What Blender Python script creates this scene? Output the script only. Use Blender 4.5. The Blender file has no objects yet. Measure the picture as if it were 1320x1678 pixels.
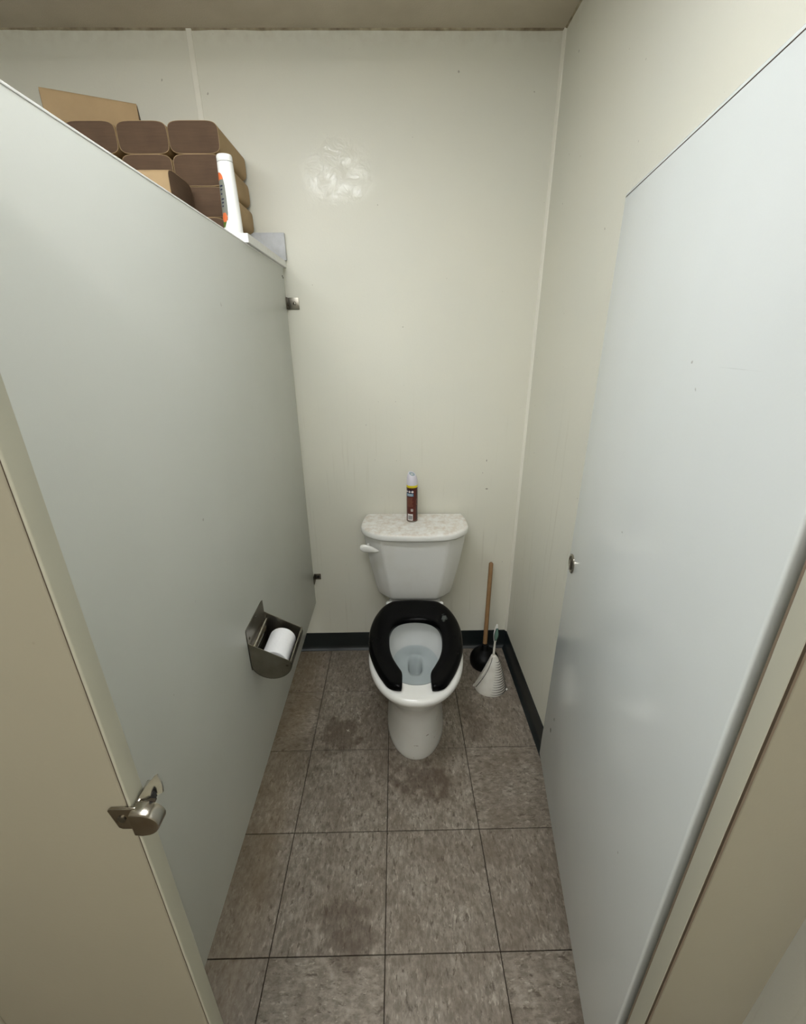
import bpy, bmesh, math, random
from mathutils import Vector, Matrix
random.seed(7)
C = bpy.context.scene.collection
SC = bpy.context.scene

# ------------------------------------------------------------------ camera
cam_d = bpy.data.cameras.new('camera'); cam = bpy.data.objects.new('camera', cam_d); C.objects.link(cam)
cam_d.sensor_fit = 'HORIZONTAL'; cam_d.sensor_width = 36.0; cam_d.lens = 36.0*696.114/1320.0
cam_d.clip_start = 0.01
R_ = Vector((0.99982842, -0.01672448, -0.00796417)); U_ = Vector((0.01360495, 0.37120961, 0.92844942)); F_ = Vector((0.01257146, 0.92839847, -0.37137346))
M = Matrix((R_, U_, -F_)).transposed().to_4x4(); M.translation = Vector((0.04902526, -1.21702427, 1.49882841))
cam.matrix_world = M
SC.camera = cam
# ------------------------------------------------------------------ world, exposure
w = bpy.data.worlds.new('world'); SC.world = w; w.use_nodes = True
w.node_tree.nodes['Background'].inputs[0].default_value = (0.9, 0.92, 1.0, 1); w.node_tree.nodes['Background'].inputs[1].default_value = 0.05
SC.view_settings.view_transform = 'Standard'; SC.view_settings.look = 'None'
SC.view_settings.gamma = 1.0; SC.view_settings.use_curve_mapping = False
SC.view_settings.exposure = 0.0
LAMP_STRENGTH = 34.5      # ceiling fixture over the stalls
LAMP_FILL = 43.0           # added fill lamp, unseen behind the camera

# ------------------------------------------------------------------ helpers
def lin(r, g, b):
    f = lambda c: (c/255/12.92) if c/255 <= .04045 else ((c/255+.055)/1.055)**2.4
    return (f(r), f(g), f(b), 1)

def mat(name, col, rough=.5, metal=0.0, spec=.5, coat=0.0, noise=None, bump=None, col2=None):
    """noise=(scale, amount) mottles col towards col2; bump=(scale, strength)"""
    m = bpy.data.materials.new(name); m.use_nodes = True
    nt = m.node_tree; b = nt.nodes['Principled BSDF']
    b.inputs['Base Color'].default_value = col; b.inputs['Roughness'].default_value = rough
    b.inputs['Metallic'].default_value = metal; b.inputs['Specular IOR Level'].default_value = spec
    b.inputs['Coat Weight'].default_value = coat; b.inputs['Coat Roughness'].default_value = .12
    geo = nt.nodes.new('ShaderNodeNewGeometry')
    if noise:
        n = nt.nodes.new('ShaderNodeTexNoise'); n.inputs['Scale'].default_value = noise[0]; n.inputs['Detail'].default_value = 5
        nt.links.new(geo.outputs['Position'], n.inputs['Vector'])
        r = nt.nodes.new('ShaderNodeMapRange'); r.inputs[1].default_value = .35; r.inputs[2].default_value = .7; r.inputs[4].default_value = noise[1]
        nt.links.new(n.outputs['Fac'], r.inputs[0])
        mx = nt.nodes.new('ShaderNodeMix'); mx.data_type = 'RGBA'
        mx.inputs[6].default_value = col; mx.inputs[7].default_value = col2 or (col[0]*.5, col[1]*.48, col[2]*.42, 1)
        nt.links.new(r.outputs[0], mx.inputs[0]); nt.links.new(mx.outputs[2], b.inputs['Base Color'])
    if bump:
        n = nt.nodes.new('ShaderNodeTexNoise'); n.inputs['Scale'].default_value = bump[0]; n.inputs['Detail'].default_value = 3
        nt.links.new(geo.outputs['Position'], n.inputs['Vector'])
        bp = nt.nodes.new('ShaderNodeBump'); bp.inputs['Strength'].default_value = bump[1]; bp.inputs['Distance'].default_value = .002
        nt.links.new(n.outputs['Fac'], bp.inputs['Height']); nt.links.new(bp.outputs[0], b.inputs['Normal'])
    return m

class G:
    """small node-graph writer"""
    def __init__(s, m): s.nt = m.node_tree; s.b = s.nt.nodes['Principled BSDF']
    def n(s, t, **k):
        x = s.nt.nodes.new(t)
        for a, v in k.items(): setattr(x, a, v)
        return x
    def l(s, a, b): s.nt.links.new(a, b)
    def put(s, sock, v):
        if isinstance(v, (int, float)): sock.default_value = v
        elif isinstance(v, tuple): sock.default_value = v
        else: s.l(v, sock)
    def math(s, op, a, b=0.0, clamp=False):
        x = s.n('ShaderNodeMath', operation=op); x.use_clamp = clamp
        s.put(x.inputs[0], a); s.put(x.inputs[1], b); return x.outputs[0]
    def rng(s, v, a, b, c=0.0, d=1.0, smooth=False):
        x = s.n('ShaderNodeMapRange'); x.interpolation_type = 'SMOOTHSTEP' if smooth else 'LINEAR'
        s.put(x.inputs[0], v)
        for i, q in enumerate((a, b, c, d)): x.inputs[i+1].default_value = q
        return x.outputs[0]
    def mix(s, f, a, b):
        x = s.n('ShaderNodeMix', data_type='RGBA'); s.put(x.inputs[0], f); s.put(x.inputs[6], a); s.put(x.inputs[7], b); return x.outputs[2]
    def noise(s, vec, scale, detail=4, rough=.55, dist=0.0):
        x = s.n('ShaderNodeTexNoise'); x.inputs['Scale'].default_value = scale; x.inputs['Detail'].default_value = detail
        x.inputs['Roughness'].default_value = rough; x.inputs['Distortion'].default_value = dist
        s.l(vec, x.inputs['Vector']); return x.outputs['Fac']
    def scaled(s, vec, sc, loc=(0,0,0)):
        x = s.n('ShaderNodeMapping'); x.inputs['Scale'].default_value = sc; x.inputs['Location'].default_value = loc
        s.l(vec, x.inputs['Vector']); return x.outputs[0]
    def pos(s): return s.n('ShaderNodeNewGeometry').outputs['Position']
    def sep(s, v): x = s.n('ShaderNodeSeparateXYZ'); s.l(v, x.inputs[0]); return x.outputs
    def blob(s, center, radii, wob=.3, wscale=8):
        """0..1 irregular spot round a world point"""
        p = s.pos()
        x = s.n('ShaderNodeVectorMath', operation='SUBTRACT'); s.l(p, x.inputs[0]); x.inputs[1].default_value = center
        y = s.n('ShaderNodeVectorMath', operation='DIVIDE'); s.l(x.outputs[0], y.inputs[0]); y.inputs[1].default_value = radii
        z = s.n('ShaderNodeVectorMath', operation='LENGTH'); s.l(y.outputs[0], z.inputs[0])
        nn = s.noise(p, wscale, 5)
        d = s.math('ADD', z.outputs['Value'], s.math('MULTIPLY', s.math('SUBTRACT', nn, .5), wob*4))
        return s.rng(d, 1.0, .45, 0.0, 1.0, True)
    def bump(s, h, strength=.3, dist=.002, normal=None):
        x = s.n('ShaderNodeBump'); x.inputs['Strength'].default_value = strength; x.inputs['Distance'].default_value = dist
        s.l(h, x.inputs['Height'])
        if normal is not None: s.l(normal, x.inputs['Normal'])
        return x.outputs[0]

def base(name, rough=.5, spec=.5):
    m = bpy.data.materials.new(name); m.use_nodes = True
    g = G(m); g.b.inputs['Roughness'].default_value = rough; g.b.inputs['Specular IOR Level'].default_value = spec
    return m, g

def finish(bm, name, m, parent=None, smooth=True, angle=35):
    bmesh.ops.recalc_face_normals(bm, faces=bm.faces)
    me = bpy.data.meshes.new(name); bm.to_mesh(me); bm.free()
    me.materials.append(m)
    o = bpy.data.objects.new(name, me); C.objects.link(o)
    if smooth:
        for p in me.polygons: p.use_smooth = True
        try: me.set_sharp_from_angle(angle=math.radians(angle))
        except Exception: pass
    if parent: o.parent = parent
    return o

def thing(name, label, cat, loc=(0,0,0), rz=0, group=None):
    o = bpy.data.objects.new(name, None); C.objects.link(o); o.empty_display_size = .05
    o.location = loc; o.rotation_euler = (0, 0, rz)
    o['label'] = label; o['category'] = cat
    if group: o['group'] = group
    return o
def tag(o, label, cat, group=None):
    o['label'] = label; o['category'] = cat
    if group: o['group'] = group
    return o
def struct(o, label=None, cat=None):
    o['kind'] = 'structure'
    if label: o['label'] = label
    if cat: o['category'] = cat
    return o

def box(bm, x0, x1, y0, y1, z0, z1, bev=0.0, seg=2, mtx=None):
    t = bmesh.new(); bmesh.ops.create_cube(t, size=1)
    for v in t.verts: v.co = Vector(((x0+x1)/2+v.co.x*(x1-x0), (y0+y1)/2+v.co.y*(y1-y0), (z0+z1)/2+v.co.z*(z1-z0)))
    if bev > 0: bmesh.ops.bevel(t, geom=list(t.edges), offset=bev, segments=seg, affect='EDGES', profile=.5)
    if mtx is not None: t.transform(mtx)
    merge(bm, t)
def merge(bm, t):
    me = bpy.data.meshes.new('tmp'); t.to_mesh(me); t.free(); bm.from_mesh(me); bpy.data.meshes.remove(me)
def loft(bm, rings, cap0=True, cap1=True, closed=True):
    vs = [[bm.verts.new(p) for p in r] for r in rings]
    n = len(rings[0])
    for a, b in zip(vs, vs[1:]):
        for i in range(n if closed else n-1):
            j = (i+1) % n
            bm.faces.new((a[i], a[j], b[j], b[i]))
    if cap0: bm.faces.new(vs[0][::-1])
    if cap1: bm.faces.new(vs[-1])
def circ(r, z, n=24, cx=0, cy=0): return [(cx+r*math.cos(2*math.pi*i/n), cy+r*math.sin(2*math.pi*i/n), z) for i in range(n)]
def lathe(bm, prof, n=32, mtx=None, cap0=True, cap1=True):
    t = bmesh.new(); loft(t, [circ(r, z, n) for r, z in prof], cap0, cap1)
    if mtx is not None: t.transform(mtx)
    merge(bm, t)
def tube(bm, pts, rad, n=10):
    """round bar through points; rad float or list"""
    pts = [Vector(p) for p in pts]; rings = []
    up = Vector((0, 0, 1))
    d0 = (pts[1]-pts[0]).normalized()
    a = d0.orthogonal().normalized()
    for i, p in enumerate(pts):
        d = (pts[min(i+1, len(pts)-1)]-pts[max(i-1, 0)]).normalized()
        a = (a-d*a.dot(d)).normalized(); b = d.cross(a)
        r = rad[i] if isinstance(rad, (list, tuple)) else rad
        rings.append([p+(a*math.cos(2*math.pi*k/n)+b*math.sin(2*math.pi*k/n))*r for k in range(n)])
    loft(bm, rings)
def catmull(P, per=6, closed=True):
    out = []; n = len(P)
    rngi = range(n) if closed else range(n-1)
    for i in rngi:
        g = (lambda k: P[k % n]) if closed else (lambda k: P[min(max(k, 0), n-1)])
        p0, p1, p2, p3 = g(i-1), g(i), g(i+1), g(i+2)
        for s in range(per):
            t = s/per
            out.append(tuple(.5*((2*b)+(-a+c)*t+(2*a-5*b+4*c-d)*t*t+(-a+3*b-3*c+d)*t**3) for a, b, c, d in zip(p0, p1, p2, p3)))
    if not closed: out.append(tuple(P[-1]))
    return out
def prism(bm, outline, axis, a0, a1, bev=0.0, mtx=None, seg=2):
    """extrude a 2-D outline along an axis (0,1,2) from a0 to a1"""
    t = bmesh.new()
    def p3(p, a):
        return {0: (a, p[0], p[1]), 1: (p[0], a, p[1]), 2: (p[0], p[1], a)}[axis]
    loft(t, [[p3(p, a0) for p in outline], [p3(p, a1) for p in outline]])
    bmesh.ops.recalc_face_normals(t, faces=t.faces)
    if bev > 0:
        es = [e for e in t.edges if len(e.link_faces) == 2 and e.calc_face_angle(0) > math.radians(40)]
        bmesh.ops.bevel(t, geom=es, offset=bev, segments=seg, affect='EDGES', profile=.5)
    if mtx is not None: t.transform(mtx)
    merge(bm, t)
def superell(cx, hw, yf, yb, yc, z, n=48, ef=2.2, eb=2.2):
    r = []
    for i in range(n):
        t = 2*math.pi*i/n; c, s = math.cos(t), math.sin(t)
        e = eb if s > 0 else ef
        x = math.copysign(abs(c)**(2/e), c)*hw
        y = math.copysign(abs(s)**(2/e), s)*((yb-yc) if s > 0 else (yc-yf))
        r.append((cx+x, yc+y, z))
    return r

# ------------------------------------------------------------------ materials
# painted wall panels: cream, faint vertical drips, grime, one rubbed shiny patch
mwall, g = base('cream_wall_paint', .52, .35)
P = g.pos(); s = g.sep(P)
dr = g.noise(g.scaled(P, (60, 60, 2.5)), 1.0, 4)
gr = g.noise(P, 3.0, 5)
col = g.mix(g.rng(gr, .35, .7, 0, .35), lin(222, 220, 206), lin(213, 214, 204))
low = g.rng(s[2], 1.5, .9, 0, 1, True)
drip = g.math('MULTIPLY', g.rng(dr, .6, .78), g.math('MULTIPLY', low, .24))
col = g.mix(drip, col, lin(158, 148, 122))
sp = g.noise(P, 55, 1); col = g.mix(g.math('MULTIPLY', g.rng(sp, .80, .82), .5), col, lin(110, 100, 88))
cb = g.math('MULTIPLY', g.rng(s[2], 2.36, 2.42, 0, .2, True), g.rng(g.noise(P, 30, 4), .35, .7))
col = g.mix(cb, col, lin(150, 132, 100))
# dark little scuffs
for c_, r_ in (((.4535, .603, .878), (.008, .05, .0035)), ((.445, .603, 1.01), (.002, .05, .006)), ((.604, -.02, 1.32), (.05, .004, .005))):
    col = g.mix(g.math('MULTIPLY', g.blob(c_, r_, .15, 60), .8), col, lin(90, 78, 66))
patch = g.blob((-.14, .603, 2.045), (.165, .3, .125), .22, 9)
g.l(col, g.b.inputs['Base Color'])
g.l(g.rng(patch, 0, 1, .50, .10), g.b.inputs['Roughness'])
h = g.math('ADD', g.math('MULTIPLY', g.noise(P, 160, 2), .35), g.math('MULTIPLY', patch, g.math('MULTIPLY', g.noise(P, 22, 4, .6, 1.0), 6)))
g.l(g.bump(h, .5, .0016), g.b.inputs['Normal'])
M_WALL = mwall
M_TRIM = mat('cream_trim_paint', lin(232, 229, 216), .45)
M_CAULK = mat('old_caulk', lin(170, 160, 134), .7, noise=(30, .8), col2=lin(96, 78, 56))
M_CEIL = mat('ceiling_paint', lin(196, 186, 168), .8, noise=(6, .3), bump=(220, .3))
M_COVE = mat('dark_cove_vinyl', lin(27, 34, 35), .38, noise=(12, .5), col2=lin(14, 18, 19))
# enamel of partitions, door and pilasters
def enamel(name, c, rough, scuffs=None):
    m, g = base(name, rough, .5)
    P = g.pos(); n = g.noise(P, 2.3, 4)
    col = g.mix(g.rng(n, .35, .7, 0, .3), c, (c[0]*.9, c[1]*.91, c[2]*.88, 1))
    sp = g.noise(P, 40, 1); col = g.mix(g.math('MULTIPLY', g.rng(sp, .815, .83), .5), col, lin(120, 112, 100))
    if scuffs:
        for c_, r_ in scuffs: col = g.mix(g.math('MULTIPLY', g.blob(c_, r_, .12, 50), .75 if r_[2] > .001 else .22), col, lin(70, 62, 54))
    g.l(col, g.b.inputs['Base Color'])
    g.l(g.rng(n, .3, .7, rough-.03, rough+.05), g.b.inputs['Roughness'])
    g.l(g.bump(g.noise(P, 260, 2), .12, .0006, g.bump(g.noise(P, 5, 2), .25, .002)), g.b.inputs['Normal'])
    return m
M_PANEL = enamel('grey_white_enamel', lin(197, 199, 193), .32)
M_DOOR = enamel('door_enamel', lin(205, 209, 207), .15, [((.47, -.348, .488), (.05, .006, .009)), ((.468, -.364, .546), (.05, .003, .007)), ((.43, -.77, 1.4705), (.05, .06, .0007))])
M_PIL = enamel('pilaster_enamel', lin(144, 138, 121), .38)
M_EDGE = mat('enamel_edge', lin(164, 162, 146), .4)
M_GAP_SHADE = mat('brown_gap_and_recess_shade', lin(112, 98, 82), .8)  # hinge gap brown, reused as painted shade in the pilaster recess
M_SEAM = mat('dark_seam', lin(60, 46, 32), .8)
M_POR, g = base('white_porcelain', .16, .6)
P = g.pos(); nn = g.noise(P, 9, 5)
col = g.mix(g.rng(nn, .45, .75, 0, .3), lin(228, 228, 224), lin(212, 208, 198))
s = g.sep(P)
scf = g.math('MULTIPLY', g.rng(g.noise(g.scaled(P, (30, 30, 55)), 1.0, 3), .66, .70), g.rng(s[2], .22, .12))
col = g.mix(g.math('MULTIPLY', scf, .55), col, lin(120, 100, 80))
g.l(col, g.b.inputs['Base Color'])
M_LID, g = base('dusty_porcelain', .35, .5)
P = g.pos(); s = g.sep(P); nn = g.noise(P, 30, 6, .7)
top = g.rng(s[2], .760, .767)
col = g.mix(g.math('MULTIPLY', top, g.rng(nn, .42, .62, .1, .8)), lin(238, 238, 234), lin(206, 194, 178))
g.l(col, g.b.inputs['Base Color'])
g.l(g.rng(top, 0, 1, .18, .5), g.b.inputs['Roughness'])
M_BLACK, g = base('black_seat_plastic', .12, .10)
P = g.pos()
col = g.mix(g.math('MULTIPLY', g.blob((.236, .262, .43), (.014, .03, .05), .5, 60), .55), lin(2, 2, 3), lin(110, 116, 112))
g.l(col, g.b.inputs['Base Color']); g.l(g.rng(g.noise(P, 12, 3), .3, .7, .16, .28), g.b.inputs['Roughness'])
M_RUBBER = mat('black_rubber', lin(7, 7, 7), .45, spec=.15)
M_WOOD, g = base('worn_wood', .5, .4)
P = g.pos(); n1 = g.noise(g.scaled(P, (160, 160, 9)), 1.0, 4)
g.l(g.mix(n1, lin(158, 124, 86), lin(120, 90, 58)), g.b.inputs['Base Color'])
M_STEEL = mat('dull_steel', lin(150, 146, 136), .34, metal=1.0, bump=(90, .15), noise=(20, .5), col2=lin(105, 98, 86))
M_STEEL_D = mat('dark_steel', lin(112, 108, 98), .4, metal=1.0, noise=(30, .8), col2=lin(70, 60, 48))
M_CHROME = mat('worn_chrome', lin(178, 174, 164), .2, metal=1.0, noise=(40, .5), col2=lin(120, 104, 84))
M_HOLE = mat('dark_hole', lin(14, 12, 10), .8)
M_PAPER = mat('white_tissue', lin(240, 240, 242), .9, bump=(150, .4))
M_CARD = mat('grey_card_core', lin(150, 132, 108), .9)
M_WHITE = mat('white_plastic', lin(232, 232, 228), .35)
M_BRUSHW = mat('white_brush_plastic', lin(222, 220, 212), .4, noise=(30, .3), col2=lin(180, 172, 156))
M_GREEN = mat('teal_grip', lin(96, 128, 116), .5)
M_DGREEN = mat('dark_green_grip', lin(28, 52, 46), .5)
M_SLOT = mat('shadow_slot', lin(52, 48, 42), .8)
M_KRAFT = mat('kraft_wrap', lin(166, 140, 102), .75, noise=(9, .35), bump=(60, .2))
M_KEND, g = base('brown_towel_edges', .9, .2)
tc = g.n('ShaderNodeTexCoord').outputs['Object']
n1 = g.noise(g.scaled(tc, (14, 14, 240)), 1.0, 3); n2 = g.noise(tc, 22, 3)
g.l(g.mix(g.math('MULTIPLY', g.math('ADD', n1, n2), .5), lin(104, 84, 66), lin(74, 58, 46)), g.b.inputs['Base Color'])
g.l(g.bump(n1, .35, .001), g.b.inputs['Normal'])
M_GREYB = mat('grey_board', lin(190, 192, 194), .5, noise=(50, .25))
M_MELA = mat('white_melamine', lin(226, 226, 224), .4, noise=(70, .15))
M_BROWNCAN = mat('brown_can_print', lin(84, 32, 22), .3)
M_BROWND = mat('dark_brown_print', lin(46, 16, 12), .3)
M_YEL = mat('yellow_print', lin(214, 196, 36), .4)
M_WPRINT = mat('white_print', lin(232, 228, 224), .5)
M_TPRINT = mat('tan_print', lin(150, 104, 84), .5)
M_BLUE = mat('blue_print', lin(70, 132, 164), .5)
M_NAVY = mat('navy_print', lin(24, 28, 56), .5)
M_BAR = mat('bar_print', lin(92, 92, 96), .6)
M_RECESS = mat('pale_blue_recess', lin(150, 166, 172), .5)
M_LCAP = mat('pearl_cap', lin(214, 210, 220), .35)
M_ORANGE = mat('orange_print', lin(214, 110, 62), .5)
M_GREY = mat('grey_print', lin(120, 122, 112), .5)
M_GRN = mat('green_print', lin(84, 108, 44), .5)
M_FUZZ = mat('paper_scrap_white', lin(205, 198, 188), .9)
# floor tiles: grey-brown vinyl composition, streaked flecks, grime, painted shade at the left
M_TILE, g = base('vinyl_tile', .42, .4)
tc = g.n('ShaderNodeTexCoord').outputs['Object']; oi = g.n('ShaderNodeObjectInfo').outputs
off = g.n('ShaderNodeVectorMath', operation='ADD'); g.l(tc, off.inputs[0])
cmb = g.n('ShaderNodeCombineXYZ'); g.l(g.math('MULTIPLY', oi['Random'], 37.0), cmb.inputs[0]); g.l(g.math('MULTIPLY', oi['Random'], 91.0), cmb.inputs[1])
g.l(cmb.outputs[0], off.inputs[1]); T = off.outputs[0]
f1 = g.noise(g.scaled(T, (75, 38, 1)), 1.0, 5, .7, .25)
f2 = g.noise(g.scaled(T, (105, 42, 1), (5, 9, 0)), 1.0, 3, .6, .3)
f3 = g.noise(g.scaled(T, (80, 34, 1), (15, 2, 0)), 1.0, 4, .65, .3)
f4 = g.noise(T, 11, 4)
col = g.mix(g.rng(f1, .38, .62), lin(118, 110, 99), lin(162, 153, 141))
col = g.mix(g.math('MULTIPLY', g.rng(f2, .60, .66), .8), col, lin(188, 178, 164))
col = g.mix(g.math('MULTIPLY', g.rng(f3, .57, .66), .85), col, lin(78, 68, 57))
col = g.mix(g.rng(f4, .45, .75, 0, .4), col, lin(110, 98, 84))
col = g.mix(g.rng(oi['Random'], 0, 1, 0, .16), col, lin(110, 96, 84))
P = g.pos(); s = g.sep(P)
wornA = g.rng(g.noise(P, 7, 7, .75), .42, .62, 0, .55); col = g.mix(wornA, col, lin(98, 86, 72))
brown = g.math('MULTIPLY', g.rng(s[0], -.28, -.40, 0, .62, True), g.rng(g.noise(P, 4, 4), .2, .6, .7, 1)); col = g.mix(brown, col, lin(88, 72, 44))  # brown stain plus the left partition's floor shade, painted into the tiles
for c_, r_, k in (((-.2, .08, 0), (.10, .12, 1), .55), ((.14, -.13, 0), (.13, .085, 1), .6), ((.37, .12, 0), (.06, .14, 1), .35), ((-.11, -.56, 0), (.10, .10, 1), .5), ((-.02, .15, 0), (.12, .35, 1), .35)):
    col = g.mix(g.math('MULTIPLY', g.blob(c_, r_, .6, 22), k), col, lin(70, 54, 40))
sc = g.noise(g.scaled(P, (40, 22, 1)), 1.0, 2, .5, 1.5); col = g.mix(g.math('MULTIPLY', g.rng(sc, .765, .785), .75), col, lin(48, 38, 32))
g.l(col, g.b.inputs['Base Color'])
g.l(g.rng(g.noise(P, 9, 4), .3, .7, .34, .52), g.b.inputs['Roughness'])
g.l(g.bump(g.noise(T, 60, 3), .15, .001), g.b.inputs['Normal'])
M_JOINT = mat('tile_joint', lin(44, 36, 29), .9)
M_BOWLIN = mat('bowl_glaze', lin(216, 218, 216), .12, spec=.6)
M_WATER = bpy.data.materials.new('water'); M_WATER.use_nodes = True
nt = M_WATER.node_tree; nt.nodes.clear()
o_ = nt.nodes.new('ShaderNodeOutputMaterial'); mxs = nt.nodes.new('ShaderNodeMixShader'); tr = nt.nodes.new('ShaderNodeBsdfTransparent'); gl = nt.nodes.new('ShaderNodeBsdfGlossy')
fr = nt.nodes.new('ShaderNodeFresnel'); fr.inputs[0].default_value = 1.33; gl.inputs['Roughness'].default_value = .02; tr.inputs[0].default_value = (.88, .92, .93, 1)
nt.links.new(fr.outputs[0], mxs.inputs[0]); nt.links.new(tr.outputs[0], mxs.inputs[1]); nt.links.new(gl.outputs[0], mxs.inputs[2]); nt.links.new(mxs.outputs[0], o_.inputs[0])
def emit(name, col, st):
    m = bpy.data.materials.new(name); m.use_nodes = True; b = m.node_tree.nodes['Principled BSDF']
    b.inputs['Base Color'].default_value = (.8, .8, .8, 1); b.inputs['Emission Color'].default_value = col; b.inputs['Emission Strength'].default_value = st
    return m

# ------------------------------------------------------------------ room shell
XL, XR, YB, YF, ZC = -2.4, .606, .6035, -3.2, 2.422
T_ = .3048
def slab(name, *b, m=M_WALL, parent=None, bev=0):
    bm = bmesh.new(); box(bm, *b, bev=bev); return finish(bm, name, m, parent, smooth=False)
floor = struct(slab('floor', XL-.1, XR+.1, YF-.1, YB+.1, -.06, -.0035, m=M_JOINT), 'worn grey-brown vinyl tile floor of the toilet stall')
bm = bmesh.new(); g_ = .0012
prof = [(-.1524+g_+.0009, .0), (-.1524+g_, -.0012), (-.1524+g_, -.0036)]
def sq(a, z): return [(-a, -a, z), (a, -a, z), (a, a, z), (-a, a, z)]
a = T_/2-g_
loft(bm, [sq(a, -.0038), sq(a, -.0008), sq(a-.0008, 0)])
tile_me = None
for i in range(-8, 2):
    for j in range(-10, 2):
        if tile_me is None:
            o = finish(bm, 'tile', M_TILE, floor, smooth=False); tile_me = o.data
        else:
            o = bpy.data.objects.new('tile', tile_me); C.objects.link(o); o.parent = floor
        o.location = ((i+.5)*T_, (j+.5)*T_, random.uniform(-.0003, .0002))
        if (i+j) % 2 == 0 and random.random() < .55: o.rotation_euler = (0, 0, math.pi/2)
        elif random.random() < .3: o.rotation_euler = (0, 0, math.pi)
ceil = struct(slab('ceiling', XL-.1, XR+.1, YF-.1, YB+.1, ZC, ZC+.08, m=M_CEIL), 'dull off-white ceiling above the stall')
wb = struct(slab('wall_back', XL-.1, XR+.1, YB, YB+.08, -.05, ZC+.05), 'cream painted wall behind the toilet')
wr = struct(slab('wall_right', XR, XR+.08, YF-.1, YB+.08, -.05, ZC+.05), 'cream painted wall right of the toilet')
wl = struct(slab('wall_left', XL-.08, XL, YF-.1, YB+.08, -.05, ZC+.05), 'cream wall far left beyond the next stall')
wf = struct(slab('wall_front', XL-.1, XR+.1, YF-.08, YF, -.05, ZC+.05), 'cream wall behind the camera')
# vertical batten on the back wall seam, corner bead, ceiling caulk
bm = bmesh.new(); box(bm, -.598, -.580, YB-.004, YB+.001, .10, ZC, bev=.0012)
struct(finish(bm, 'trim_1', M_TRIM, smooth=False), 'thin vertical batten on the back wall seam above the towels')
bm = bmesh.new(); prism(bm, [(XR, YB), (XR-.009, YB), (XR-.007, YB-.003), (XR-.003, YB-.010), (XR, YB-.012)], 2, .10, ZC)
struct(finish(bm, 'trim_2', M_TRIM, smooth=False), 'thin corner bead where back and right walls meet')
bm = bmesh.new(); random.seed(3)
rings = []
for k in range(60):
    x = XL+(XR-XL)*k/59; r = .0035+random.random()*.002
    rings.append([(x, YB-r, ZC+.001), (x, YB-r*.6, ZC-r*.5), (x, YB+.001, ZC-r*1.1), (x, YB+.001, ZC+.001)])
loft(bm, rings)
struct(finish(bm, 'trim_3', M_CAULK, smooth=False), 'uneven caulk line between ceiling and back wall')
bm = bmesh.new(); rings = []
for k in range(60):
    y = YB-(YB-YF)*k/59; r = .004+random.random()*.002
    rings.append([(XR-r, y, ZC+.001), (XR-r*.6, y, ZC-r*.5), (XR+.001, y, ZC-r*1.1), (XR+.001, y, ZC+.001)])
loft(bm, rings)
struct(finish(bm, 'trim_4', M_CAULK, smooth=False), 'uneven caulk line between ceiling and right wall')
# cove baseboards: flat top, curved toe
def cove(d):  # (distance from wall, z)
    return [(0, .1016), (.0035, .1012), (.0042, .098), (.0042, .030), (.006, .016), (.011, .007), (.018, .003), (.0195, 0.0), (0, 0)]
bm = bmesh.new(); loft(bm, [[(x, YB-d, z) for d, z in cove(0)] for x in (XL, XR-.0)])
struct(finish(bm, 'baseboard_back', M_COVE, angle=50), 'dark green-black vinyl cove base along the back wall')
bm = bmesh.new(); loft(bm, [[(XR-d, y, z) for d, z in cove(0)] for y in (YF, YB-.004)])
struct(finish(bm, 'baseboard_right', M_COVE, angle=50), 'dark green-black vinyl cove base along the right wall')
bm = bmesh.new(); loft(bm, [[(XL+d, y, z) for d, z in cove(0)] for y in (YF, YB-.004)])
struct(finish(bm, 'baseboard_left', M_COVE, angle=50))

# ------------------------------------------------------------------ ceiling lamp above the frame, added fill lamp behind it
def lamp(name, label, x, y, lx, ly, st, col):
    t = thing(name, label, 'light', (x, y, ZC))
    bm = bmesh.new(); box(bm, -lx/2-.02, lx/2+.02, -ly/2-.02, ly/2+.02, -.05, -.0005)
    for sg in (-1, 1):
        box(bm, -lx/2-.02, lx/2+.02, sg*(ly/2+.01)-.008, sg*(ly/2+.01)+.008, -.0515, -.0495)
        box(bm, sg*(lx/2+.01)-.008, sg*(lx/2+.01)+.008, -ly/2-.002, ly/2+.002, -.0515, -.0495)
    finish(bm, 'lamp_housing', M_WHITE, t, smooth=False)
    bm = bmesh.new(); box(bm, -lx/2, lx/2, -ly/2, ly/2, -.068, -.0505, bev=.004, seg=2)
    finish(bm, 'diffuser', emit('lamp_glow', col, st), t)
    return t
lamp('ceiling_lamp_or_fill', 'long surface-mounted ceiling lamp above the left partition', -.47, -.60, 1.2, .16, LAMP_STRENGTH, (.97, 1.0, 1.03, 1))
lamp('ceiling_lamp_or_fill', 'added fill lamp, unseen, on the ceiling behind the camera', -.2, -2.0, 1.2, .16, LAMP_FILL, (1.0, .99, .96, 1))

# ------------------------------------------------------------------ partition panels, pilasters, door
PX = -.362; PT = .026; PZ0, PZ1 = .300, 1.757
def panel_part(bm, x0, x1, y0, y1, z0, z1): box(bm, x0, x1, y0, y1, z0, z1, bev=.003, seg=3)
t = thing('partition_panel', 'grey-white enamelled partition panel left of the toilet, carrying the roll holder', 'partition', (PX-PT/2, -.16, 0))
bm = bmesh.new(); panel_part(bm, -PT/2, PT/2, -.760, .742, PZ0, PZ1)
finish(bm, 'panel', M_PANEL, t)
bm = bmesh.new(); box(bm, -PT/2-.0006, PT/2+.0008, -.760, .742, PZ1-.0022, PZ1+.0012, bev=.0006)
finish(bm, 'top_cap', M_MELA, t, smooth=False)
bm = bmesh.new()
for yy in (.715, .724): lathe(bm, [(.0028, 0), (.0028, .0012), (.001, .002)], 10, Matrix.Translation((PT/2, yy, PZ1-.03-(yy-.715)*.5)) @ Matrix.Rotation(math.pi/2, 4, 'Y'))
finish(bm, 'rivet', M_STEEL_D, t)
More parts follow.
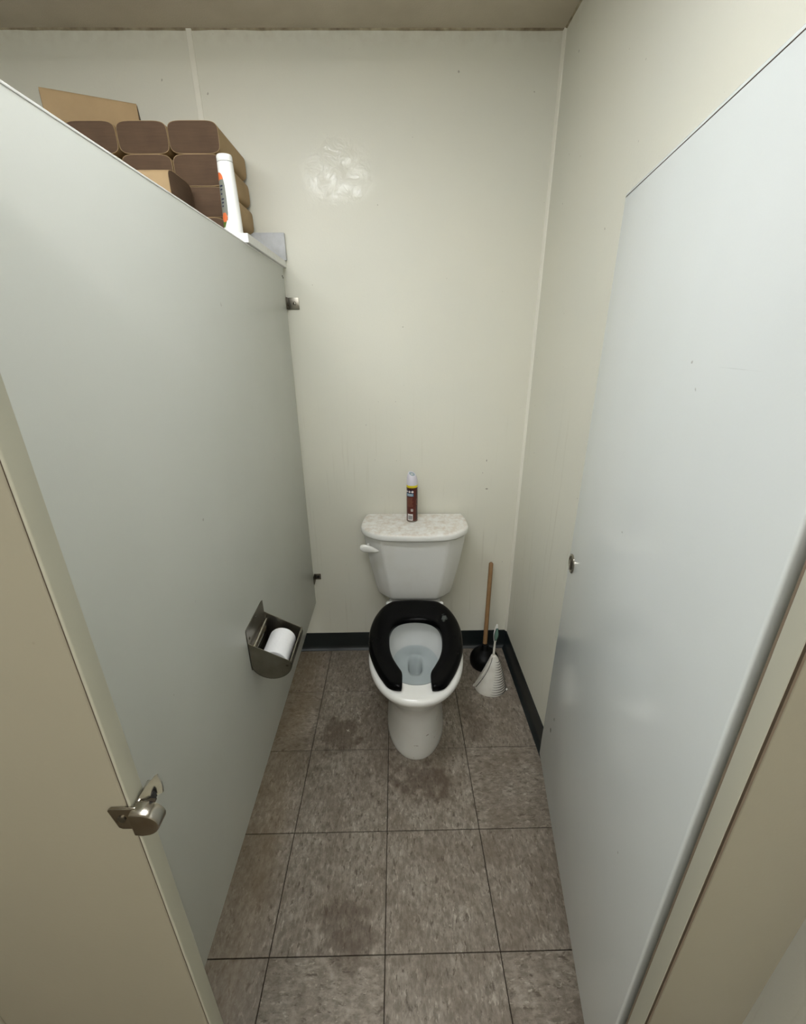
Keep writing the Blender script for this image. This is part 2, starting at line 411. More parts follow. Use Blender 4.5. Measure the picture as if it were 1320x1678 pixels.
t = thing('partition_panel', 'grey-white enamelled partition panel beyond the next stall, far left', 'partition', (-1.30, -.16, 0))
bm = bmesh.new(); panel_part(bm, -PT/2, PT/2, -.760, .742, PZ0, PZ1)
finish(bm, 'panel', M_PANEL, t)
# pilasters stand on the floor and end above the panels
PY0, PY1 = -.945, -.925
t = thing('pilaster', 'narrow enamelled pilaster with a latch keeper, left of the stall opening', 'pilaster', (-.365, PY0, 0))
bm = bmesh.new(); box(bm, -.101, .1560, .0, .020, .002, 1.78, bev=.0025, seg=3)
finish(bm, 'panel', M_PIL, t)
bm = bmesh.new(); box(bm, .1555, .1572, .0012, .012, .002, 1.78)
finish(bm, 'edge_seam', M_SEAM, t, smooth=False)
bm = bmesh.new(); box(bm, .1569, .1600, -.0002, .020, .002, 1.78, bev=.0014, seg=3)
finish(bm, 'edge_strip', M_EDGE, t)
bm = bmesh.new(); box(bm, -.08, .13, -.0025, .0225, 0, .06, bev=.002)
finish(bm, 'shoe', M_STEEL, t)
t = thing('pilaster', 'enamelled hinge pilaster between the open door and right wall', 'pilaster', (.46, PY0, 0))
bm = bmesh.new(); box(bm, -.0785, .052, .0, .020, .002, 1.78, bev=.0016, seg=3)
finish(bm, 'panel', M_PIL, t)
bm = bmesh.new(); box(bm, -.0858, -.0780, .011, .018, .002, 1.78)
finish(bm, 'recess_strip', M_PIL, t, smooth=False)
bm = bmesh.new(); box(bm, -.0870, -.0856, -.0005, .020, .002, 1.78, bev=.0006, seg=3)
finish(bm, 'edge_strip', M_EDGE, t)
bm = bmesh.new(); box(bm, -.0868, -.0800, .0200, .0225, .002, 1.78)
finish(bm, 'hinge_seam', M_GAP_SHADE, t, smooth=False)
bm = bmesh.new(); box(bm, -.0812, -.0786, .0008, .012, .002, 1.78)
finish(bm, 'painted_recess_shade', M_GAP_SHADE, t, smooth=False)  # dark strip that paints the recess shade on the panel's side
# next stall's door, shut, left of the left pilaster
t = thing('stall_door', 'closed enamelled door of the next stall, at the far lower left', 'door', (-.469, PY0, 0))
bm = bmesh.new(); box(bm, -.62, 0, 0, .022, PZ0, PZ1, bev=.003, seg=3)
finish(bm, 'panel', M_PIL, t)
t = thing('pilaster', 'far left enamelled pilaster beyond the next stall door', 'pilaster', (-1.27, PY0, 0))
bm = bmesh.new(); box(bm, -.12, .135, 0, .022, .002, 1.78, bev=.003, seg=3)
finish(bm, 'panel', M_PIL, t)
# open door, hinged on the right pilaster, swung inward
dA = Vector((.3745, -.909, 0)); dB = Vector((.4805, -.272, 0)); ang = math.atan2(dB.y-dA.y, dB.x-dA.x); W = (dB-dA).length
t = thing('stall_door', 'open grey-white stall door swung inward along the right wall', 'door', dA, ang)
DZ0, DZ1 = .3048, 1.752
bm = bmesh.new(); box(bm, 0, W, -.025, 0, DZ0, DZ1, bev=.0035, seg=4)
finish(bm, 'panel', M_DOOR, t)
bm = bmesh.new(); box(bm, .004, W-.003, -.0245, .0003, DZ1-.0072, DZ1-.0060)
finish(bm, 'top_seam', M_SEAM, t, smooth=False)
bm = bmesh.new()
lx, lz = W-.030, .990
RY = Matrix.Translation((lx, 0, lz)) @ Matrix.Rotation(-math.pi/2, 4, 'X')
lathe(bm, [(.024, 0), (.024, .0022), (.0225, .0032), (.019, .0034), (.0175, .0012)], 32, RY)
lp = finish(bm, 'latch', M_CHROME, t)
bm = bmesh.new(); box(bm, lx-.003, lx+.003, -.001, .0052, lz-.016, lz+.016, bev=.0015)
finish(bm, 'latch_knob', M_STEEL, lp)
bm = bmesh.new(); lathe(bm, [(.0172, .0004), (.0172, .0016)], 28, RY)
finish(bm, 'latch_recess', M_STEEL_D, lp)
for z in (.55, 1.5):
    bm = bmesh.new(); tube(bm, [(.006, -.030, z-.035), (.006, -.030, z+.035)], .0065, 14)
    finish(bm, 'hinge', M_STEEL, t)

# wall brackets holding the partition
def bracket(label, zc, h, w, droop):
    t = thing('wall_bracket', label, 'bracket', (PX, YB, zc), group='steel angle brackets holding the partition to the wall')
    bm = bmesh.new(); box(bm, .0012, w, -.004, -.0003, -h/2, h/2, bev=.0015)
    finish(bm, 'wall_plate', M_STEEL, t)
    bm = bmesh.new(); box(bm, .0006, .0036, -.030, -.0003, -h/2-droop, h/2, bev=.0008)
    finish(bm, 'panel_flange', M_STEEL_D, t)
    bm = bmesh.new(); lathe(bm, [(.0065, 0), (.0065, .002), (.004, .0045), (.001, .0052)], 14, Matrix.Translation((w*.62, -.004, .0)) @ Matrix.Rotation(math.pi/2, 4, 'X'))
    finish(bm, 'screw', M_CHROME if droop == 0 else M_HOLE, t)
    bm = bmesh.new(); lathe(bm, [(.0055, 0), (.0055, .002), (.003, .004)], 12, Matrix.Translation((.0036, -.019, -h*.1-droop*.6)) @ Matrix.Rotation(math.pi/2, 4, 'Y'))
    finish(bm, 'screw', M_STEEL_D, t)
bracket('upper steel angle bracket near the top of the left partition', 1.639, .042, .044, 0)
bracket('lower rusty steel angle bracket near the bottom of the left partition', .438, .030, .032, .014)

# latch keeper on the left pilaster
t = thing('latch_keeper', 'chrome latch keeper with rounded bumper on the left pilaster edge', 'latch', (-.2035, PY0, 1.0826)); t.scale = (.93,)*3
bm = bmesh.new(); o2 = [(-.0245, .013), (-.021, .0155), (.004, .0155), (.004, -.0155), (-.015, -.0155), (-.019, -.013)]
prism(bm, o2, 1, -.0035, -.0002, bev=.0012)
finish(bm, 'face_plate', M_CHROME, t)
bm = bmesh.new(); lathe(bm, [(.0042, 0), (.0042, .0014), (.002, .0022)], 16, Matrix.Translation((-.012, -.0033, .001)) @ Matrix.Rotation(math.pi/2, 4, 'X'))
finish(bm, 'screw', M_STEEL_D, t)
bm = bmesh.new()
o2 = [(.000, .0145), (.013, .0145), (.021, .011), (.0265, .004), (.0275, -.003), (.024, -.010), (.017, -.015), (.008, -.017), (.000, -.0155)]
prism(bm, catmull(o2[1:-1], 4, False)+[o2[-1], o2[0]], 1, -.010, .006, bev=.0015)
finish(bm, 'bumper', M_CHROME, t)
bm = bmesh.new()
# curved strike lip flaring up and away from the pilaster edge
rings = []
for k in range(13):
    u = k/12
    z = .012+.018*u
    x0 = .0015+.0135*u**1.6; x1 = .0215*(1-u**2.5)+.0158*u**2.5
    x1 = max(x1, x0+.0015)
    y0 = .004+.016*u; y1 = .016+.006*u
    rings.append([(x0, y0, z), (x1, y1, z-.001), (x1, y1+.0018, z-.001), (x0, y0+.0018, z)])
loft(bm, rings)
finish(bm, 'strike_lip', M_CHROME, t)
bm = bmesh.new(); box(bm, .0, .004, .004, .028, -.0155, .015, bev=.001); finish(bm, 'edge_wrap', M_CHROME, t)
bm = bmesh.new(); prism(bm, [(.0130, .014), (.0185, .013), (.0180, .018), (.0165, .0205), (.0145, .018)], 1, .0085, .0118); finish(bm, 'slot', M_HOLE, t)

# ------------------------------------------------------------------ toilet roll holder on the partition
t = thing('toilet_roll_holder', 'dull steel toilet roll holder screwed to the left partition', 'roll holder', (PX, -.20, .70))
HY0, HY1 = -.077, .073; ST = .0016
bm = bmesh.new()
box(bm, 0, .0025, HY0, HY1, -.045, .040)
prism(bm, [(HY0, .040), (HY1, .040), (HY1, .084), (HY1-.010, .087), (HY0+.003, .087), (HY0, .083)], 0, 0, .0025)
finish(bm, 'back_plate', M_STEEL, t, smooth=False)
def cheek():
    P_ = [(0, .046), (.112, -.022)]
    arc = []
    for k in range(0, 19):
        a = math.radians(8-196*k/18)
        arc.append((.057+.056*math.cos(a), -.026+.050*math.sin(a)))
    return [(0, .046), (.110, -.016)]+arc[1:-1]+[(0, -.028)]
bm = bmesh.new(); prism(bm, cheek(), 1, HY0, HY0+ST); finish(bm, 'side_cheek', M_STEEL, t, smooth=False)
bm = bmesh.new(); prism(bm, cheek(), 1, HY1-ST, HY1); finish(bm, 'side_cheek', M_STEEL, t, smooth=False)
# curved bottom shell
bm = bmesh.new(); c_ = cheek()[1:]
rings = []
for yy in (HY0, HY1): rings.append([(x, yy, z) for x, z in c_]+[(.057+(x-.057)*.97, yy, -.026+(z+.026)*.97 if z < -.02 else z) for x, z in c_[::-1]])
loft(bm, rings); finish(bm, 'curved_tray', M_STEEL_D, t)
bm = bmesh.new(); box(bm, .1085, .1125, HY0, HY1, -.022, -.013, bev=.0008); finish(bm, 'front_rim', M_CHROME, t, smooth=False)
bm = bmesh.new(); tube(bm, [(.010, HY0+.006, .022), (.010, HY1-.012, .026)], .0035, 8); box(bm, .003, .012, HY0+.012, HY1-.02, .002, .006); finish(bm, 'retainer_bar', M_CHROME, t)
for yy, zz in ((.002, .076), (-.062, .052)):
    bm = bmesh.new(); lathe(bm, [(.004, 0), (.004, .001), (.002, .002)], 12, Matrix.Translation((.0025, yy, zz)) @ Matrix.Rotation(math.pi/2, 4, 'Y'))
    finish(bm, 'screw', M_STEEL_D, t)
bm = bmesh.new(); lathe(bm, [(.004, 0), (.004, .001), (.002, .002)], 12, Matrix.Translation((.100, HY0, -.030)) @ Matrix.Rotation(math.pi/2, 4, 'X'))
finish(bm, 'screw', M_STEEL_D, t)
# the roll lies in the tray, axis along the wall
t = thing('toilet_roll', 'white toilet paper roll lying in the steel holder', 'toilet roll', (PX+.057, -.207, .6655))
RX = Matrix.Rotation(-math.pi/2, 4, 'X')
bm = bmesh.new()
lathe(bm, [(.021, -.054), (.0375, -.054), (.039, -.052), (.039, .052), (.0375, .054), (.021, .054)], 48, RX, False, False)
finish(bm, 'tissue', M_PAPER, t)
bm = bmesh.new(); lathe(bm, [(.0212, -.0535), (.0212, .0535), (.0200, .0535), (.0200, -.0535), (.0212, -.0535)], 32, RX, False, False)
finish(bm, 'core', M_CARD, t)

# ------------------------------------------------------------------ shelf on top of the partitions
t = thing('shelf', 'white melamine shelf laid on top of the partition against the back wall', 'shelf', (-.84, .38, PZ1))
ZT = 1.782
bm = bmesh.new(); box(bm, -.52, .486, -.216, .2235, .0022, ZT-PZ1, bev=.001, seg=1)
finish(bm, 'board', M_MELA, t, smooth=False)
bm = bmesh.new(); box(bm, -1.36, -.348, .5885, .6025, ZT+.0006, 1.870, bev=.002)
tag(finish(bm, 'backboard', M_GREYB), 'greyish white strip fixed to the back wall just above the shelf', 'board')

# paper towel packs
def pack_proto(label, E_=5.0):
    t = thing('paper_towel_pack', label, 'paper towels', (0, 0, 0), 0, 'packs of brown paper towels on the shelf')
    L, Wd, H = .240, .146, .0785
    def ring(y, k=1.0, e=E_):
        r = []
        for i in range(40):
            a = 2*math.pi*i/40; c, s = math.cos(a), math.sin(a)
            r.append((math.copysign(abs(c)**(2/e), c)*Wd/2*k, y, H/2+math.copysign(abs(s)**(2/e), s)*(H/2-(1-k)*Wd/2)))
        return r
    bm = bmesh.new()
    loft(bm, [ring(-L/2+.004, .985), ring(-L/2, .985), ring(-L/2, 1), ring(-L/4, 1.0), ring(0, 1.0), ring(L/4, 1.0), ring(L/2, 1), ring(L/2, .985), ring(L/2-.004, .985)], False, False)
    finish(bm, 'wrapper', M_KRAFT, t)
    bm = bmesh.new(); loft(bm, [ring(-L/2-.0015, .94), ring(-L/2-.0002, .982), ring(L/2+.0002, .982), ring(L/2+.0015, .94)])
    finish(bm, 'folded_towels', M_KEND, t)
    return t
def copy_tree(o, label):
    r = o.copy(); C.objects.link(r); r['label'] = label
    for ch in list(o.children):
        c = ch.copy(); C.objects.link(c); c.parent = r
    return r
rows = ['top', 'second', 'third', 'bottom']; cols = ['rightmost', 'second from right', 'third from right', 'leftmost']
proto = None; random.seed(11)
spots = []
for r in range(4):
    for c in range(4):
        xo = {0: 0, 1: .002, 2: .004, 3: -.016}[r] if c == 0 else random.uniform(-.001, .001)-.0
        if r == 3: xo = -.012
        x = -.531-c*.148+xo
        if r == 3 and c == 0: x = -.543
        if r == 3 and c > 0: x -= .006
        spots.append((x, .4640+random.uniform(-.001, .001)-.002*(r % 2)+.006, ZT+.0005+(3-r)*.0790, 0,
                      f'{cols[c]} end-on pack in the {rows[r]} row of brown paper towels'))
spots.append((-.676, .264, ZT+.0005+.0790, math.pi/2, 'paper towel pack lying crosswise in front of the stack, showing its long tan side'))
spots.append((-.676, .264, ZT+.0005, math.pi/2, 'paper towel pack lying crosswise under another pack in front of the stack'))
ca = math.radians(23)
fx, fy = (-.936-.733)/2, (.355+.444)/2     # middle of its front long side
spots.append((fx-math.sin(ca)*.073, fy+math.cos(ca)*.073, ZT+.0008+4*.0790, math.pi/2+ca, 'topmost paper towel pack lying askew across the top of the stack'))
for s_ in spots:
    if proto is None: proto = pack_proto(s_[4]); o = proto
    elif s_ is spots[-1]: o = pack_proto(s_[4], 12.0)      # the top one is flatter-sided
    else: o = copy_tree(proto, s_[4])
    o.location = s_[:3]; o.rotation_euler = (0, 0, s_[3])

# white bottle on the front end of the shelf
t = thing('powder_bottle', 'white plastic bottle with orange and grey label on the front end of the shelf', 'bottle', (-.404, .205, ZT+.0005), math.radians(-18))
def ell(a, b, z, n=40): return [(a*math.cos(2*math.pi*i/n), b*math.sin(2*math.pi*i/n), z) for i in range(n)]
BH = .185
bm = bmesh.new(); loft(bm, [ell(.0245, .0195, 0), ell(.0265, .0215, .003), ell(.0262, .0212, .03), ell(.0245, .020, .09), ell(.0225, .0188, .14), ell(.0215, .018, .1685), ell(.0205, .0172, .1695)])
finish(bm, 'bottle_body', M_WHITE, t)
bm = bmesh.new(); loft(bm, [ell(.0205, .0172, .1690), ell(.0214, .018, .1702), ell(.0214, .018, .182), ell(.020, .0166, .1850)])
finish(bm, 'cap', M_WHITE, t)
bm = bmesh.new(); loft(bm, [ell(.0208, .0174, .1682), ell(.0217, .0182, .1688), ell(.0217, .0182, .1698), ell(.0208, .0174, .1703)], False, False)
finish(bm, 'cap_seam', M_GREY, t)
BP = [(0, .0245, .0195), (.003, .0265, .0215), (.03, .0262, .0212), (.09, .0245, .020), (.14, .0225, .0188), (.1685, .0215, .018)]
def bw(z):   # bottle half sizes at height z
    for (z0, a0, b0), (z1, a1, b1) in zip(BP, BP[1:]):
        if z <= z1: u = (z-z0)/(z1-z0); return (a0+(a1-a0)*u, b0+(b1-b0)*u)
    return BP[-1][1:]
def bpatch(bm, a0, a1, z0, z1, k=1.012, n=8, m=8, shape=None):
    vs = []
    for j in range(m+1):
        z = z0+(z1-z0)*j/m; A, B = bw(z); f = shape(j/m) if shape else 1
        ac = (a0+a1)/2; hw = (a1-a0)/2*f
        vs.append([bm.verts.new((A*k*math.cos(ac+hw*(2*i/n-1)), B*k*math.sin(ac+hw*(2*i/n-1)), z)) for i in range(n+1)])
    for a, b in zip(vs, vs[1:]):
        for i in range(n): bm.faces.new((a[i], a[i+1], b[i+1], b[i]))
D = math.radians
oval = lambda u: math.sqrt(max(0, 1-abs(2*u-1)**4))*.96+.04
la0, la1 = D(184), D(280)
bm = bmesh.new(); bpatch(bm, la0, la1, .018, .146, 1.008, shape=oval); lab = finish(bm, 'label_grey', M_GREY, t)
bm = bmesh.new(); bpatch(bm, la0+.1, la1-.1, .128, .145, 1.02, shape=lambda u: math.sqrt(max(0, 1-u*u))*.9+.05); finish(bm, 'label_orange', M_ORANGE, t)
bm = bmesh.new(); bpatch(bm, la0+.7, la1-.15, .030, .052, 1.02, shape=lambda u: .5+.5*math.sin(u*3)); bpatch(bm, la0+.1, la0+.8, .036, .046, 1.02); finish(bm, 'label_orange', M_ORANGE, t)
bm = bmesh.new(); bpatch(bm, la0+.3, la1-.3, .019, .031, 1.022, shape=lambda u: .4+.6*u); finish(bm, 'label_green', M_GRN, t)
bm = bmesh.new()
for k, zz in enumerate((.112, .104, .094, .082, .074, .066)): bpatch(bm, la0+.9, la1-.3-.08*(k % 3), zz, zz+.0035, 1.02, m=1)
finish(bm, 'label_print', M_NAVY, t)

# ------------------------------------------------------------------ toilet
TX, TY, TA = .125, .59, math.radians(-1.6)
t = thing('toilet', 'white two-piece toilet with black open-front seat against the back wall', 'toilet', (TX, TY, 0), TA)
def YY(y): return y-TY
def ring(z, hw, yf, yb, yc, ef=2.2, eb=2.2, n=64): return superell(0, hw, YY(yf), YY(yb), YY(yc), z, n, ef, eb)
bm = bmesh.new()
loft(bm, [ring(0, .116, -.050, .46, .16, 2.1, 4.5), ring(.012, .118, -.054, .46, .15, 2.1, 4.5), ring(.03, .115, -.052, .46, .15, 2.1, 4.5), ring(.09, .104, -.042, .45, .14, 2.2, 4), ring(.16, .098, -.036, .44, .14, 2.3, 4),
          ring(.21, .100, -.042, .43, .14, 2.3, 3.5), ring(.25, .112, -.060, .42, .13, 2.2, 3), ring(.29, .136, -.088, .41, .12, 2.2, 2.6),
          ring(.33, .160, -.118, .40, .12, 2.15, 2.4), ring(.362, .176, -.143, .39, .12, 2.15, 2.3), ring(.38, .181, -.156, .385, .12, 2.15, 2.3),
          ring(.392, .180, -.157, .383, .12, 2.15, 2.3), ring(.400, .174, -.149, .378, .12, 2.15, 2.3), ring(.403, .164, -.134, .37, .12, 2.15, 2.3),
          ring(.402, .128, -.083, .288, .12, 2.15, 2.4)], True, False)
# deck under the tank
loft(bm, [ring(.26, .085, .30, .585, .45, 4, 5, 40), ring(.33, .100, .30, .588, .45, 4, 5, 40), ring(.385, .118, .31, .589, .45, 4, 5, 40), ring(.400, .116, .32, .587, .45, 4, 5, 40)])
bowl = finish(bm, 'bowl', M_POR, t, angle=50)
bm = bmesh.new()
loft(bm, [ring(.4022, .129, -.084, .289, .12, 2.15, 2.4), ring(.396, .124, -.074, .283, .12, 2.15, 2.4), ring(.386, .123, -.072, .282, .12, 2.15, 2.4), ring(.376, .130, -.078, .288, .12, 2.15, 2.4),
          ring(.35, .128, -.066, .288, .12, 2.15, 2.4), ring(.31, .112, -.035, .282, .13, 2.1, 2.3), ring(.28, .095, .00, .272, .14, 2.1, 2.2), ring(.255, .072, .055, .268, .16, 2, 2.2),
          ring(.240, .048, .100, .268, .19, 2.2, 2.4), ring(.236, .037, .135, .268, .20, 3, 3), ring(.232, .031, .150, .262, .21, 3, 3),
          ring(.215, .029, .155, .258, .21, 3.5, 3), ring(.18, .026, .165, .250, .21, 3.5, 3), ring(.13, .022, .18, .25, .21, 3, 3)], False, True)
finish(bm, 'bowl_interior', M_BOWLIN, t, angle=70)
bm = bmesh.new(); r_ = ring(.283, .0965, -.003, .2735, .14, 2.1, 2.2); bm.faces.new([bm.verts.new(p) for p in r_])
finish(bm, 'water', M_WATER, t, smooth=False)
# tank: tapered, chamfered front corners
def tank_ring(hw, yf, ch, z, yb=.585, rb=.02):
    R = [(hw, yb-rb), (hw+.001, (yb+yf)/2), (hw, yf+ch*1.15), (hw-.0015, yf+ch*1.02), (hw-.006, yf+ch*.90), (hw-ch*.6, yf+ch*.42), (hw-ch*1.05, yf+.006), (hw-ch*1.2, yf+.0015), (hw-ch*1.4, yf-.0005), (hw*.3, yf-.003)]
    P_ = [(-hw+rb, yb), (0, yb), (hw-rb, yb)]+R+[(0, yf-.003)]+[(-x, y) for x, y in R[::-1]]
    return [(x, YY(y), z) for x, y in catmull(P_, 4)]
bm = bmesh.new()
loft(bm, [tank_ring(.140, .428, .045, .418), tank_ring(.158, .412, .05, .423), tank_ring(.166, .405, .053, .437), tank_ring(.176, .400, .055, .48), tank_ring(.200, .386, .060, .60), tank_ring(.215, .376, .065, .70), tank_ring(.219, .373, .066, .738)])
tank = finish(bm, 'tank', M_POR, t, angle=50)
# tank lid
def lid_ring(k, z, d=0):
    P_ = [(-.195, .593), (0, .593), (.195, .593), (.216, .585), (.226, .55), (.231, .48), (.2265, .437), (.200, .398), (.160, .368), (.110, .354), (0, .349), (-.110, .354), (-.160, .368), (-.200, .398), (-.2265, .437), (-.231, .48), (-.226, .55), (-.216, .585)]
    o_ = []
    for x, y in catmull(P_, 4):
        cx, cy = 0, .47
        o_.append((x-math.copysign(min(abs(x), d), x), YY(cy+(y-cy)*(1-d/.12)), z))
    return o_
bm = bmesh.new()
loft(bm, [lid_ring(1, .738, .006), lid_ring(1, .739, .002), lid_ring(1, .743, .0), lid_ring(1, .758, .0), lid_ring(1, .7645, .002), lid_ring(1, .7675, .006), lid_ring(1, .7685, .012)])
finish(bm, 'tank_lid', M_LID, t, angle=50)
# flush lever at the tank's left front corner
bm = bmesh.new()
pts = []; rad = []
base_p = Vector((-.150, YY(.383), .706)); 
L_ = [(-.2265, .357, .709, .007), (-.222, .356, .709, .013), (-.212, .355, .708, .0175), (-.196, .354, .706, .0175), (-.178, .354, .702, .0145), (-.162, .355, .697, .0085), (-.150, .357, .694, .0025)]
rings = []
for x, y, z, r in L_:
    rings.append([(x, YY(y)+.008*math.cos(2*math.pi*k/16)*min(1, r/.008), z+r*math.sin(2*math.pi*k/16)) for k in range(16)])
loft(bm, rings)
tube(bm, [(-.200, YY(.357), .703), (-.198, YY(.405), .700)], .007, 12)
finish(bm, 'flush_lever', M_POR, t)
# black open-front seat, swept from outline pairs (toilet-local x, world y)
So = [(.052, -.117), (.078, -.112), (.100, -.098), (.120, -.068), (.140, -.030), (.160, .020), (.176, .075), (.183, .135), (.184, .200), (.174, .270), (.152, .335), (.128, .375), (.098, .402), (.055, .408), (0, .410)]
Si = [(.050, -.108), (.049, -.095), (.049, -.080), (.049, -.060), (.051, -.040), (.066, -.010), (.084, .030), (.096, .075), (.1015, .125), (.101, .172), (.091, .212), (.072, .238), (.050, .252), (.025, .259), (0, .261)]
So = catmull(So, 4, False); Si = catmull(Si, 4, False)
full_o = [(-x, y) for x, y in So]+[(x, y) for x, y in So[::-1][1:]]
full_i = [(-x, y) for x, y in Si]+[(x, y) for x, y in Si[::-1][1:]]
bm = bmesh.new(); rings = []
n_ = len(full_o)
zb, zt = .407, .4295
for k in range(n_):
    o2, i2 = Vector(full_o[k]), Vector(full_i[k])
    e = min(k, n_-1-k)
    sh = {0: .55, 1: .25, 2: .10, 3: .03}.get(e, 0)         # rounded tips
    m2 = (o2+i2)/2
    r = []
    wd = (o2-i2).length
    for u, v in ((0, 0), (-.0, .35), (.02, .75), (.07, .93), (.16, 1.0), (.5, 1.06), (.80, .97), (.91, .86), (.97, .65), (1, .35), (1, 0), (.9, -.0), (.1, 0)):
        p = i2.lerp(o2, u); q = p.lerp(m2, sh*.0)
        vz = zb+(zt-zb)*(v*(1-sh*.9)+sh*.25)
        r.append((q.x, YY(q.y), vz))
    rings.append(r)
loft(bm, rings)
seat = finish(bm, 'seat', M_BLACK, t, angle=60)
for sx in (-1, 1):
    bm = bmesh.new(); lathe(bm, [(.010, .400), (.010, .416), (.007, .420)], 16, Matrix.Translation((sx*.118, YY(.393), 0)))
    finish(bm, 'hinge_post', M_WHITE, seat)
for sx in (-1, 1):
    bm = bmesh.new(); lathe(bm, [(.015, 0), (.015, .012), (.010, .022), (.003, .026)], 18, Matrix.Translation((sx*.128, YY(.28), 0)))
    finish(bm, 'bolt_cap', M_WHITE, t)

# air freshener can on the tank lid
t = thing('air_freshener_can', 'brown air freshener spray can with white cap on the toilet tank lid', 'spray can', (.112, .508, .769))
CR = .0235
bm = bmesh.new(); lathe(bm, [(.021, 0), (.0228, .001), (.0235, .005), (.0235, .158), (.0225, .162)], 40)
finish(bm, 'can_body', M_BROWNCAN, t)
bm = bmesh.new(); lathe(bm, [(.0231, .0005), (.0241, .001), (.0241, .004), (.0236, .0052)], 40, None, False, False); finish(bm, 'bottom_rim', M_STEEL, t)
bm = bmesh.new(); lathe(bm, [(.02375, .1565), (.02375, .1655), (.0232, .1665)], 40, None, False, True); finish(bm, 'yellow_band', M_YEL, t)
# slanted cap with an oval mouth
bm = bmesh.new()
rings = [circ(.0233, .1665, 40), circ(.0235, .171, 40), circ(.0232, .182, 40)]
for r0, z0, tl in ((.0226, .190, .12), (.0214, .1975, .28), (.0196, .204, .45), (.0172, .209, .55)):
    rings.append([(x, y, z-tl*(x*.75-y*-.75)*.9 if False else z+tl*(y*.55-x*.45)) for x, y, z in circ(r0, z0, 40, -.0008*tl, .001*tl)])
rim_t = lambda r0, z0: [(x, y, z+.62*(y*.6-x*.45)) for x, y, z in circ(r0, z0, 40, -.0006, .0006)]
rings += [rim_t(.0158, .2125), rim_t(.0140, .2130), rim_t(.0126, .2115), rim_t(.0118, .2085)]
loft(bm, rings); cp = finish(bm, 'cap', M_LCAP, t, angle=60)
bm = bmesh.new(); bm.faces.new([bm.verts.new(p) for p in rim_t(.0128, .2113)]); finish(bm, 'mouth_recess', M_RECESS, cp, smooth=False)
bm = bmesh.new(); lathe(bm, [(.0030, .205), (.0030, .2128), (.002, .2138)], 12, Matrix.Translation((-.001, -.001, 0))); finish(bm, 'nozzle', M_WPRINT, cp)
def cpatch(bm, a0, a1, z0, z1, r=CR+.0003, n=8):
    lo = []; hi = []
    for i in range(n+1):
        a = a0+(a1-a0)*i/n; lo.append(bm.verts.new((r*math.cos(a), r*math.sin(a), z0))); hi.append(bm.verts.new((r*math.cos(a), r*math.sin(a), z1)))
    for i in range(n): bm.faces.new((lo[i], lo[i+1], hi[i+1], hi[i]))
def cdisc(bm, ac, zc, rr, r=CR+.0006, hole=0):
    vs = []
    for i in range(16):
        a = 2*math.pi*i/16; aa = ac+rr*math.cos(a)/r; vs.append(bm.verts.new((r*math.cos(aa), r*math.sin(aa), zc+rr*math.sin(a))))
    bm.faces.new(vs)
q = lambda x: -math.pi/2+math.asin(max(-1, min(1, x/CR)))    # angle facing the camera at sideways offset x
bm = bmesh.new(); cpatch(bm, q(-.0234), q(.0234), .1495, .1565); cpatch(bm, q(.0165), q(.0234), .01, .144, n=4); finish(bm, 'dark_print', M_BROWND, t)
bm = bmesh.new(); cpatch(bm, q(-.022), q(.005), .131, .148); finish(bm, 'navy_panel', M_NAVY, t)
bm = bmesh.new(); cdisc(bm, q(-.0205), .1395, .0040); cdisc(bm, q(-.0115), .1395, .0048); cdisc(bm, q(.0006), .1395, .0050); finish(bm, 'round_icons', M_WPRINT, t)
bm = bmesh.new()
for x in (-.0115, .0008): cdisc(bm, q(x), .1395, .0014, CR+.0009)
finish(bm, 'icon_marks', M_ORANGE, t)
bm = bmesh.new(); cpatch(bm, q(-.022), q(.005), .119, .131); finish(bm, 'blue_panel', M_BLUE, t)
bm = bmesh.new()
for k in range(4): cpatch(bm, q(-.020), q(.003-.002*(k % 2)), .1290-k*.0026, .1299-k*.0026, CR+.0006)
finish(bm, 'panel_print', M_WPRINT, t)
bm = bmesh.new(); random.seed(5)
for k in range(15): cpatch(bm, q(-.021), q(.005-random.random()*.006), .112-k*.0029, .1128-k*.0029)
finish(bm, 'text_lines', M_TPRINT, t)
bm = bmesh.new()
for k, z0 in enumerate((.0565, .0505)):       # the two upright glyphs, drawn as rings of bars
    for x0, x1, a, b in ((-.006, .003, 0, .001), (-.006, .003, .0042, .0052), (-.006, -.0048, 0, .0052), (.0018, .003, 0, .0052), (-.0022, -.001, 0, .0052)):
        cpatch(bm, q(x0), q(x1), z0+a, z0+b, n=2)
finish(bm, 'size_print', M_WPRINT, t)
bm = bmesh.new(); cpatch(bm, q(-.0185), q(.0025), .008, .038); finish(bm, 'barcode_panel', M_WPRINT, t)
bm = bmesh.new(); z = .0125
for k in range(11):
    h_ = .0007+.0012*random.random(); cpatch(bm, q(-.0165), q(.0003), z, z+h_, CR+.0006); z += h_+.0006
finish(bm, 'barcode_bars', M_BAR, t)
bm = bmesh.new()   # leaf-like outline at the right edge
for k in range(8):
    a = math.pi*(.55+.9*k/7); xx = .0205+.004*math.cos(a)*1.3; zz = .092+.013*math.sin(a)
    cpatch(bm, q(xx-.0006), q(xx+.0006), zz-.0018, zz+.0018, CR+.0007, n=1)
finish(bm, 'leaf_print', M_TPRINT, t)

